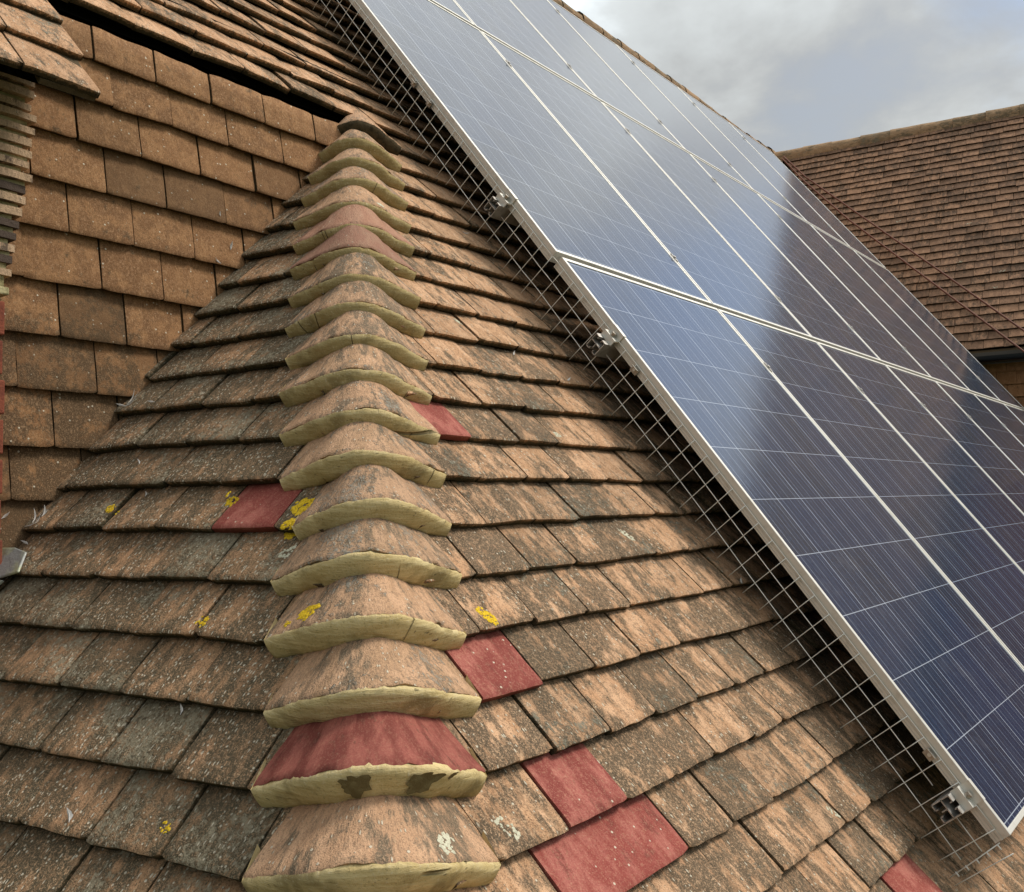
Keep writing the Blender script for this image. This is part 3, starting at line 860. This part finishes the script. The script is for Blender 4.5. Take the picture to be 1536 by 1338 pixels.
for i, tt in enumerate(RT):
    row = 0 if i < 2 else (1 if i < 4 else 2)
    for c_ in range(1, 7):
        sx = ROWS[row][1] + c_ * .925 - .004
        m = MB(); m.box(R(sx, tt, PH - .002), XR * .0035, U_ * .02, N_ * .006); m.box(R(sx, tt, PH + .0012), XR * .0075, U_ * .016, N_ * .0008)
        c0 = R(sx, tt, PH + .003); m.prism([c0 + (XR * math.cos(a) + U_ * math.sin(a)) * .0055 for a in [k_ * math.pi / 3 for k_ in range(6)]], N_ * .004)
        o = m.build('mid_clamp', M_rail, None, R(sx, tt, PH))
        tag(o, '%s small clamp from the mesh on the rail %s' % (ordn[c_ - 1], rail_lbl[i]), 'clamp', 'mid clamps between the panels')

# ------------------------------------------------------------------ bird proofing mesh
WR = .00118
pieces = [(-1.690, -.325, 'lowest strip of wire mesh along the panel edge, ending at the bottom corner'), (-.325, .845, 'middle strip of wire mesh between the two visible rail ends'), (.835, 2.2, 'upper strip of wire mesh leaving the top of the picture')]
pieces = [(-1.700, .838, 'long wire mesh strip closing the gap under the panel edge, down to the bottom corner'), (.826, 2.60, 'upper wire mesh strip above the overlap, running out of the top of the picture')]
def edge_s(t): 
    for tt, ds in ROWS:
        if t < tt + 1.66: return ds - .0018
    return ROWS[2][1]
for pi, (ta, tb, lbl) in enumerate(pieces):
    m = MB(); so = -.0015 - .003 * pi
    for wi, d_ in enumerate((.0172, .0640, .1100)):
        segs = [(ta, tb)]
        if wi == 1: segs = []
        if wi == 1:
            cuts = [x for x in RT if ta < x < tb]; cur = ta if pi else -1.66
            for x in cuts: segs.append((cur, x - .022)); cur = x + .045
            segs.append((cur, tb))
            segs = [x for x in segs if x[1] - x[0] > .03]
        if wi == 0: segs = [(ta + .06, tb)] if pi == 0 else [(ta, tb)]
        if wi == 2: segs = [(ta + .045, tb)] if pi == 0 else [(ta, tb)]
        for a, b in segs:
            n_ = max(2, int((b - a) / .06)); pts = []
            for q in range(n_ + 1):
                t = a + (b - a) * q / n_
                wv = .0014 * math.sin(t * 9 + wi) + .001 * noise.noise(V((t * 6, wi, pi)))
                if wi == 0: wv = 0
                pts.append(R(edge_s(t) + so + wv - .022 * max(0, d_ - .03) , t, PH - d_ + wv * .5))
            m.tube(pts, WR * (1.0 if wi else .9), 6)
    t = ta + (.012 if pi == 0 else .01); kk = 0
    while t < tb:
        end = .150 + .006 * noise.noise(V((t * 31, 0, 5))) - (.010 if kk % 5 == 3 else 0)
        lean = .004 * noise.noise(V((t * 13, 4, 0)))
        pts = []
        for q in range(5):
            d_ = .0172 + (end - .0172) * q / 4
            if q == 0: d_ = .0165
            pts.append(R(edge_s(t) + so - .002 - .022 * max(0, d_ - .03), t + lean * q / 4, PH - d_))
        m.tube(pts, WR * .92, 5)
        t += .0498 + .0012 * noise.noise(V((t * 17, 1, 1))); kk += 1
    o = m.build('bird_mesh', M_wire, None, R(0, (ta + tb) / 2, .08)); tag(o, lbl, 'wire mesh', 'bird proofing mesh under the panels')
# folded return of the mesh across the bottom corner
m = MB()
m.tube([R(.002, -1.663, PH - .028), R(-.004, -1.668, PH - .09), R(-.008, -1.672, .0)], WR * 1.1, 6)
for d_ in (.034, .060, .085, .110, .134): m.tube([R(.001 - (d_ - .03) * .08, -1.674 - (d_ - .03) * .04, PH - d_), R(.001 - (d_ - .03) * .08, -1.664 - (d_ - .03) * .04, PH - d_)], WR * 1.3, 6)
o = m.build('bird_mesh', M_wire, None, R(0, -1.67, .08)); tag(o, 'last cut cross wire of the mesh at the bottom corner of the lowest panel', 'wire mesh', 'bird proofing mesh under the panels')
clip_lbl = ['small clip holding the mesh to the frame just above the bottom rail end', 'small clip on the frame just below the rail end under the middle joint',
            'small clip left of the overlap where two mesh strips meet', 'small clip right below the overlap of the mesh strips']
for (tt, lbl) in zip((-1.47, -.40, .80, .70), clip_lbl):
    es = edge_s(tt)
    e = empty('mesh_clip', R(es - .006, tt, PH - .03)); tag(e, lbl, 'clip', 'clips holding the mesh')
    m = MB(); m.box(R(es - .0042, tt, PH - .029), XR * .0009, U_ * .011, N_ * .0085); m.box(R(es + .004, tt, PH - .0372), XR * .009, U_ * .011, N_ * .0009)
    m.box(R(es - .009, tt, PH - .0225), XR * .005, U_ * .011, N_ * .0008)
    m.build('plate', M_steel, e)
    m = MB(); m.tube([R(es - .005, tt, PH - .028), R(es - .0095, tt, PH - .028)], .0042, 10); m.build('washer', M_alu, e)

# ------------------------------------------------------------------ things lying on the tiles
dg = bpy.context.evaluated_depsgraph_get(); dg.update()
vs, fs = [], []
for o in bpy.data.objects:
    if o.type == 'MESH' and o.name.split('.')[0] in ('main_roof_slope', 'hip_roof_slope', 'tile_hung_wall', 'bonnet_tile', 'mortar_bed', 'replacement_tile', 'wing_roof_slope'):
        mw_ = o.matrix_world.copy()
        if o.parent:
            loc = V((0, 0, 0)); q_ = o
            while q_: loc += q_.location; q_ = q_.parent
            mw_ = Matrix.Translation(loc)
        base = len(vs); vs += [mw_ @ v.co for v in o.data.vertices]; fs += [[base + i for i in p.vertices] for p in o.data.polygons]
bvh = BVHTree.FromPolygons(vs, fs)
def snap(p, nrm):
    h = bvh.ray_cast(p + nrm * .25, -nrm, .5)
    return (h[0], h[1]) if h[0] else (p, nrm)
FR = {'R': (R, N_, XR, U_), 'L': (L, NL, DL, UL), 'W': (W, V((0, -1, 0)), XR, UP), 'B': (B, NB, DB, -DN)}
def patch(name, mat, fr, a, b, rx, ry, cells, ang=0.0, thick=.0016):
    F, nn, ea, eb = FR[fr]; m = MB()
    rnd = random.Random(int(a * 1000) + int(b * 777))
    for _ in range(cells):
        rr = math.sqrt(rnd.random()); th_ = rnd.random() * 6.283
        x, y = rx * rr * math.cos(th_), ry * rr * math.sin(th_)
        x, y = x * math.cos(ang) - y * math.sin(ang), x * math.sin(ang) + y * math.cos(ang)
        r0 = rnd.uniform(.10, .26) * min(rx, ry) + .0008
        c, cn = snap(F(a + x, b + y), nn)
        cid = m.vert(c + nn * thick * rnd.uniform(.8, 1.5), (x, y, 0)); ring = []
        for k in range(8):
            q = r0 * rnd.uniform(.6, 1.35); an = k / 8 * 6.283
            pt = F(a + x + q * math.cos(an), b + y + q * math.sin(an)); hp, hn = snap(pt, nn)
            if abs((hp - c).dot(nn)) > .0035: hp = c + (pt - F(a + x, b + y))
            ring.append(m.vert(hp + nn * .0003, (x, y, 0)))
        for k in range(8): m.face(cid, ring[k], ring[(k + 1) % 8], smooth=True)
    c, _n = snap(F(a, b), nn)
    return m.build(name, mat, None, c)
yl_ = [('L', -.045, -.692, .013, .010, 30, 'yellow lichen patch on the upper left corner of the red tile left of the hip'),
       ('L', .257, -.712, .014, .009, 22, 'pale yellow lichen patch on a grey tile far left of the red tile'),
       ('L', -.153, -.942, .009, .009, 16, 'small yellow lichen spot on a grey tile two courses below the left red tile'),
       ('L', -.290, -1.244, .009, .006, 12, 'tiny yellow lichen spot near the bottom left, below the red bonnet tile'),
       ('L', -.229, -.712, .024, .017, 44, 'large yellow lichen patch on the hip just right of the left red tile'),
       ('L', -.228, -.758, .013, .014, 30, 'yellow lichen patch in the notch at the lower right corner of the left red tile'),
       ('L', -.375, -.924, .015, .016, 30, 'yellow lichen smear on the bonnet two below the shortened bonnet'),
       ('L', -.344, -.945, .008, .005, 10, 'small yellow lichen fleck at the left end of the fifth mortar bed from the bottom'),
       ('R', -.878, -.939, .010, .018, 40, 'yellow lichen patch on an orange tile just above the square red tile')]
for fr, a, b, rx, ry, n_, lbl in yl_:
    o = patch('yellow_lichen', M_yell, fr, a, b, rx * 1.15, ry * 1.15, int(n_ * 1.6), .4); tag(o, lbl, 'lichen', 'yellow lichen patches')
pl_ = [('R', -.377, -.158, .008, .013, 26, 'pale lichen blotch on an upper orange tile right of the hip, near the mesh'), ('R', -.305, -.521, .009, .012, 22, 'pale lichen blotch halfway between the small red tile and the mesh'),
       ('R', -.299, -.800, .010, .020, 34, 'long pale lichen blotch on a tile in the middle of the main slope'), ('R', -.252, -1.457, .009, .015, 26, 'pale lichen blotch near the lower end of the wire mesh'),
       ('L', -.246, -.803, .010, .016, 26, 'pale lichen blotch just under the yellow lichen notch beside the red tile'), ('R', -.422, .217, .010, .010, 24, 'white lichen spot on the mortar high up the hip'),
       ('R', -1.195, -1.235, .022, .012, 34, 'pale grey lichen cluster on the lowest clear bonnet tile'), ('R', -1.06, -1.243, .011, .020, 26, 'pale mortar smear at the right end of the lowest bonnet')]
for fr, a, b, rx, ry, n_, lbl in pl_:
    o = patch('pale_lichen', M_pale, fr, a, b, rx, ry, n_, .5, .0012); tag(o, lbl, 'lichen', 'pale lichen patches')
# droppings on the far wing
for i, (a, b) in enumerate(((.7, -1.55), (1.35, -1.75), (1.75, -2.35), (1.2, -2.5), (2.2, -2.9), (.9, -2.3), (2.6, -.9), (1.9, -3.2), (1.5, -2.95), (1.0, -2.7))):
    o = patch('bird_dropping', M_pale, 'B', valley_a(b) + a * .8, b, .028, .014, 14, .3, .003); o['category'] = 'dropping'; o['group'] = 'white droppings on the far wing'
    o['label'] = 'small white bird dropping on the far brown wing roof'

def feather(fr, a, b, ln, ang, wid, lbl, curl=.25, lift=.4):
    F, nn, ea, eb = FR[fr]; c, cn = snap(F(a, b), nn); m = MB()
    d = ea * math.cos(ang) + eb * math.sin(ang); sd_ = nn.cross(d).normalized()
    n_ = 10; spine = []
    for i in range(n_ + 1):
        f = i / n_
        spine.append(c + d * (ln * (f - .3)) + sd_ * (curl * ln * (f * f - .3)) + nn * (.0022 + lift * ln * max(0, f - .35) ** 1.3))
    q_ = [m.vert(p, (0, 0, 0)) for p in spine]
    for sg in (1, -1):
        ed = []
        for i, p in enumerate(spine):
            f = i / n_; w = wid * (math.sin(math.pi * min(1, max(0, (f - .15) / .85)) ** .8) if f > .15 else 0) * (1 + .25 * random.uniform(-1, 1))
            ed.append(m.vert(p + sd_ * sg * (w + .0002) + nn * (-.25 * w), (0, 0, 0)))
        for i in range(n_): m.face(*((q_[i], q_[i + 1], ed[i + 1], ed[i]) if sg < 0 else (q_[i], ed[i], ed[i + 1], q_[i + 1])), smooth=True)
    m.tube([p + nn * .0004 for p in spine], [.0007 - .0005 * i / n_ for i in range(n_ + 1)], 5)
    o = m.build('feather', M_feather, None, c); tag(o, lbl, 'feather', 'small feathers caught on the tiles'); return o
fe = [('L', -.113, -1.262, .022, 1.1, .0040, 'small white feather lying on a dark tile at the bottom left corner'),
      ('L', -.198, -1.085, .017, 1.3, .0022, 'thin white feather stuck in the lap left of the red bonnet tile'),
      ('L', .273, -.593, .016, 1.0, .0018, 'thin feather caught in a lap midway down the left valley'),
      ('L', .354, -.425, .020, .3, .0018, 'curled feather on the tile edge just right of the valley tuft'),
      ('L', .432, -.422, .045, 2.6, .0030, 'long wispy feather of the tuft sticking out of the valley gap'),
      ('L', .440, -.410, .034, 1.9, .0022, 'upright feather of the tuft in the valley gap'),
      ('L', .445, -.430, .030, .4, .0022, 'flat feather of the tuft in the valley gap'),
      ('L', .201, -.671, .012, 1.4, .0018, 'tiny white feather in the lap above the left red tile course'),
      ('L', .458, -.722, .026, 1.5, .0052, 'broad grey rounded feather at the foot of the valley'),
      ('L', .470, -.738, .034, 1.35, .0024, 'narrow upright white feather at the foot of the valley'),
      ('L', .462, -.752, .050, 2.9, .0024, 'long white feather lying across the foot of the valley'),
      ('L', .450, -.745, .020, 2.0, .0018, 'short curled feather beside the broad grey one'),
      ('L', .458, -.790, .024, .5, .0022, 'small ruffled feather just above the lead flashing'),
      ('W', 1.388, .640, .022, 1.2, .0032, 'small grey feather on the wall tile above the valley'),
      ('W', 1.344, .600, .018, -1.0, .0018, 'small white feather hanging on a dark wall tile'),
      ('W', 1.352, .712, .012, 1.5, .0020, 'tiny white fleck of feather on the upper wall tile joint'),
      ('W', .858, -.010, .020, .5, .0022, 'curled white feather on the lowest dark wall tile at the left edge'),
      ('R', -.063, .251, .022, -.4, .0022, 'white feather near the mesh beside the upper rail end'),
      ('R', .034, -.859, .030, 1.9, .0016, 'curved thin feather under the middle of the mesh'),
      ('R', .02, -.963, .016, .8, .0026, 'fluffy feather in the shade under the mesh'),
      ('R', -.10, -.33, .020, .2, .0022, 'small pale feather on a tile just left of the mesh, below the rail end'),
      ('R', -.235, -.245, .018, .6, .0020, 'small feather hooked on a mesh wire end on the upper main slope')]
for f_ in fe: feather(*f_)
# debris and fluff in the gap under the panels
# ------------------------------------------------------------------ cables over the far wing

CB = [([(.03, -.06), (.33, -.545), (1.0, -1.44), (1.69, -2.36), (2.41, -3.33), (2.9, -3.98)], 'upper of two rust brown cables crossing the far wing roof'),
      ([(.02, -.10), (.33, -.63), (.86, -1.44), (1.605, -2.47), (2.41, -3.58), (2.9, -4.24)], 'lower of two rust brown cables crossing the far wing roof')]
for pts, lbl in CB:
    m = MB(); c = []
    for (a0, b0), (a1, b1) in zip(pts, pts[1:]):
        for q in range(6): c.append(B(a0 + (a1 - a0) * q / 6, b0 + (b1 - b0) * q / 6, .035 + .0015 * math.sin(q * 2)))
    c.append(B(pts[-1][0], pts[-1][1], .035))
    m.tube(c, .0085, 7); o = m.build('cable', M_cable, None, c[0]); tag(o, lbl, 'cable', 'cables over the far wing')

# ------------------------------------------------------------------ ground, air, light, eye
mg = NT('grass_ground'); tc = mg.node('ShaderNodeTexCoord').outputs['Object']
gcol = mg.mix(mg.ramp(mg.noise(tc, .4, 5, .6), .4, .6), (.045, .07, .025), (.09, .10, .045))
gcol = mg.mix(mg.ramp(mg.noise(tc, 9, 4, .7), .45, .65, 0, .5), gcol, (.12, .11, .06))
mgm = mg.fin(gcol, .95, mg.bump(mg.noise(tc, 30, 3), .5, .05), .1)
m = MB(); Z = 300; i = [m.vert(V((x, y, 0))) for x, y in ((-Z, -Z), (Z, -Z), (Z, Z), (-Z, Z))]; m.face(*i)
g = m.build('ground', mgm); g['kind'] = 'structure'

M_leaf = plain('leaf', (.055, .085, .028), .7, 0, .3, 3, (.085, .11, .035), .8)
M_bark = plain('bark', (.10, .075, .05), .9, 0, .1, 8, (.05, .04, .03), .8)
for (az, dist, hgt, rad, lbl) in ((1, 24, 14.9, 2.6, 'tall unseen tree added for reflections beyond the far wing, tallest of the three'), (-10.5, 27, 12.6, 2.3, 'middle unseen tree added for reflections beyond the far wing'), (-20, 24, 13.6, 3.6, 'broad unseen tree added for reflections beyond the far wing, farthest right')):
    a_ = math.radians(az); p = V((dist * math.cos(a_), dist * math.sin(a_), 0)); e = empty('reflection_tree', p); tag(e, lbl, 'tree', 'added trees mirrored in the panels')  # unseen trees, added to give the panels dark reflections
    rr_ = random.Random(az + 100); m = MB(); m.tube([p, p + V((.2, 0, hgt * .4)), p + V((0, .2, hgt * .85))], [.32, .22, .05], 8)
    for q in range(9):
        z_ = hgt * (.35 + .05 * q); an = q * 2.4; m.tube([p + V((0, 0, z_)), p + V((math.cos(an) * rad * .7, math.sin(an) * rad * .7, z_ + hgt * .1))], [.10, .03], 5)
    m.build('trunk', M_bark, e); m = MB()
    cl = [(V((rr_.gauss(0, .42) * rad, rr_.gauss(0, .42) * rad, hgt * (.42 + .5 * rr_.random()))), rr_.uniform(.5, 1.1)) for _ in range(46)]
    for c_, r_ in cl:
        for _ in range(130):
            d_ = V((rr_.gauss(0, 1), rr_.gauss(0, 1), rr_.gauss(0, .8))).normalized() * r_ * rr_.uniform(.5, 1)
            q = p + c_ + d_; x_ = V((rr_.gauss(0, 1), rr_.gauss(0, 1), rr_.gauss(0, 1))).normalized() * .11; y_ = x_.orthogonal().normalized() * .07
            if q.z < hgt: m.quad(q - x_, q - y_, q + x_, q + y_)
    m.build('crown', M_leaf, e)
SUN_EL, SUN_AZ = math.radians(50), math.radians(-44)      # azimuth from +x towards +y
sd = V((math.cos(SUN_EL) * math.cos(SUN_AZ), math.cos(SUN_EL) * math.sin(SUN_AZ), math.sin(SUN_EL)))
ld = bpy.data.lights.new('sun', 'SUN'); ld.energy = 2.7; ld.angle = math.radians(16); ld.color = (1, .93, .84)
lo_ = bpy.data.objects.new('sun', ld); COL.objects.link(lo_); lo_.rotation_euler = sd.to_track_quat('Z', 'Y').to_euler(); lo_.location = sd * 30

w = bpy.data.worlds.new('World'); S.world = w; w.use_nodes = True; t = w.node_tree; nn_ = t.nodes
class WT(NT):
    def __init__(s): s.t = t; s.n = nn_
k = WT()
bg1 = nn_['Background']; wo_ = nn_['World Output']
sky = nn_.new('ShaderNodeTexSky'); sky.sky_type = 'NISHITA'; sky.sun_disc = False; sky.sun_elevation = SUN_EL
sky.sun_rotation = math.pi / 2 - SUN_AZ; sky.air_density = 1.2; sky.dust_density = 2.0
t.links.new(sky.outputs[0], bg1.inputs['Color']); bg1.inputs['Strength'].default_value = .14
bg2 = nn_.new('ShaderNodeBackground')
gd = nn_.new('ShaderNodeTexCoord').outputs['Generated']
sep = nn_.new('ShaderNodeSeparateXYZ'); t.links.new(gd, sep.inputs[0])
zc = k.math('MAXIMUM', sep.outputs[2], .04)
# project the view direction on a flat cloud layer
cx = k.math('DIVIDE', sep.outputs[0], k.math('ADD', zc, .22)); cy = k.math('DIVIDE', sep.outputs[1], k.math('ADD', zc, .22))
cm = nn_.new('ShaderNodeCombineXYZ'); k.put(cm.inputs[0], cx); k.put(cm.inputs[1], cy); k.put(cm.inputs[2], 4.6)
n1 = k.noise(cm.outputs[0], 1.55, 6, .52, .25); n2 = k.noise(cm.outputs[0], 5.0, 5, .6, .2); n3 = k.noise(cm.outputs[0], .8, 2, .5)
lum = k.math('ADD', k.math('MULTIPLY', n1, .75), k.math('MULTIPLY', n2, .25))
ccol = k.mix(k.ramp(lum, .40, .62), (.42, .43, .43), (.64, .675, .68))
ccol = k.mix(k.ramp(lum, .60, .72), ccol, (.98, 1.06, 1.10))
t.links.new(ccol, bg2.inputs['Color'])
el = k.ramp(sep.outputs[2], .44, .80, 1.0, 1.8, False)
dt_ = nn_.new('ShaderNodeVectorMath'); dt_.operation = 'DOT_PRODUCT'; t.links.new(gd, dt_.inputs[0]); dt_.inputs[1].default_value = tuple(sd)
glow = k.ramp(dt_.outputs['Value'], -.5, .9, .62, 1.5, False)
k.put(bg2.inputs['Strength'], k.math('MULTIPLY', k.math('MULTIPLY', el, glow), .80))
gp = nn_.new('ShaderNodeVectorMath'); gp.operation = 'DOT_PRODUCT'; t.links.new(gd, gp.inputs[0])
ga, ge = math.radians(-4), math.radians(29); gp.inputs[1].default_value = (math.cos(ge) * math.cos(ga), math.cos(ge) * math.sin(ga), math.sin(ge))
gap_ = k.math('MULTIPLY', k.ramp(k.math('ADD', gp.outputs['Value'], k.math('MULTIPLY', k.math('SUBTRACT', n2, .5), .05)), .962, .994), k.ramp(n1, .66, .48))
mx = nn_.new('ShaderNodeMixShader')
k.put(mx.inputs[0], k.math('SUBTRACT', k.ramp(k.math('ADD', k.math('MULTIPLY', n1, .8), k.math('MULTIPLY', n2, .2)), .38, .50, .75, 1.0), k.math('MULTIPLY', gap_, .8)))
t.links.new(bg1.outputs[0], mx.inputs[1]); t.links.new(bg2.outputs[0], mx.inputs[2]); t.links.new(mx.outputs[0], wo_.inputs[0])

cd = bpy.data.cameras.new('camera'); cam = bpy.data.objects.new('camera', cd); COL.objects.link(cam)
cd.sensor_width = 36; cd.lens = 36 * 1421.456 / 1536; cd.clip_start = .02; cd.clip_end = 1000
X = V((.6184779, .03481965, .78503037)); Y = V((-.78557481, .05142915, .61662571)); Zc = V((-.01890275, -.99806945, .05916123))
right = V((X[0], Y[0], Zc[0])); down = V((X[1], Y[1], Zc[1])); fwd = V((X[2], Y[2], Zc[2]))
cam.matrix_world = Matrix.Translation((0, 0, OZ)) @ Matrix((right, -down, -fwd)).transposed().to_4x4()
S.camera = cam
S.view_settings.view_transform = 'Standard'; S.view_settings.look = 'None'; S.view_settings.exposure = .12; S.view_settings.gamma = 1
S.cycles.max_bounces = 6
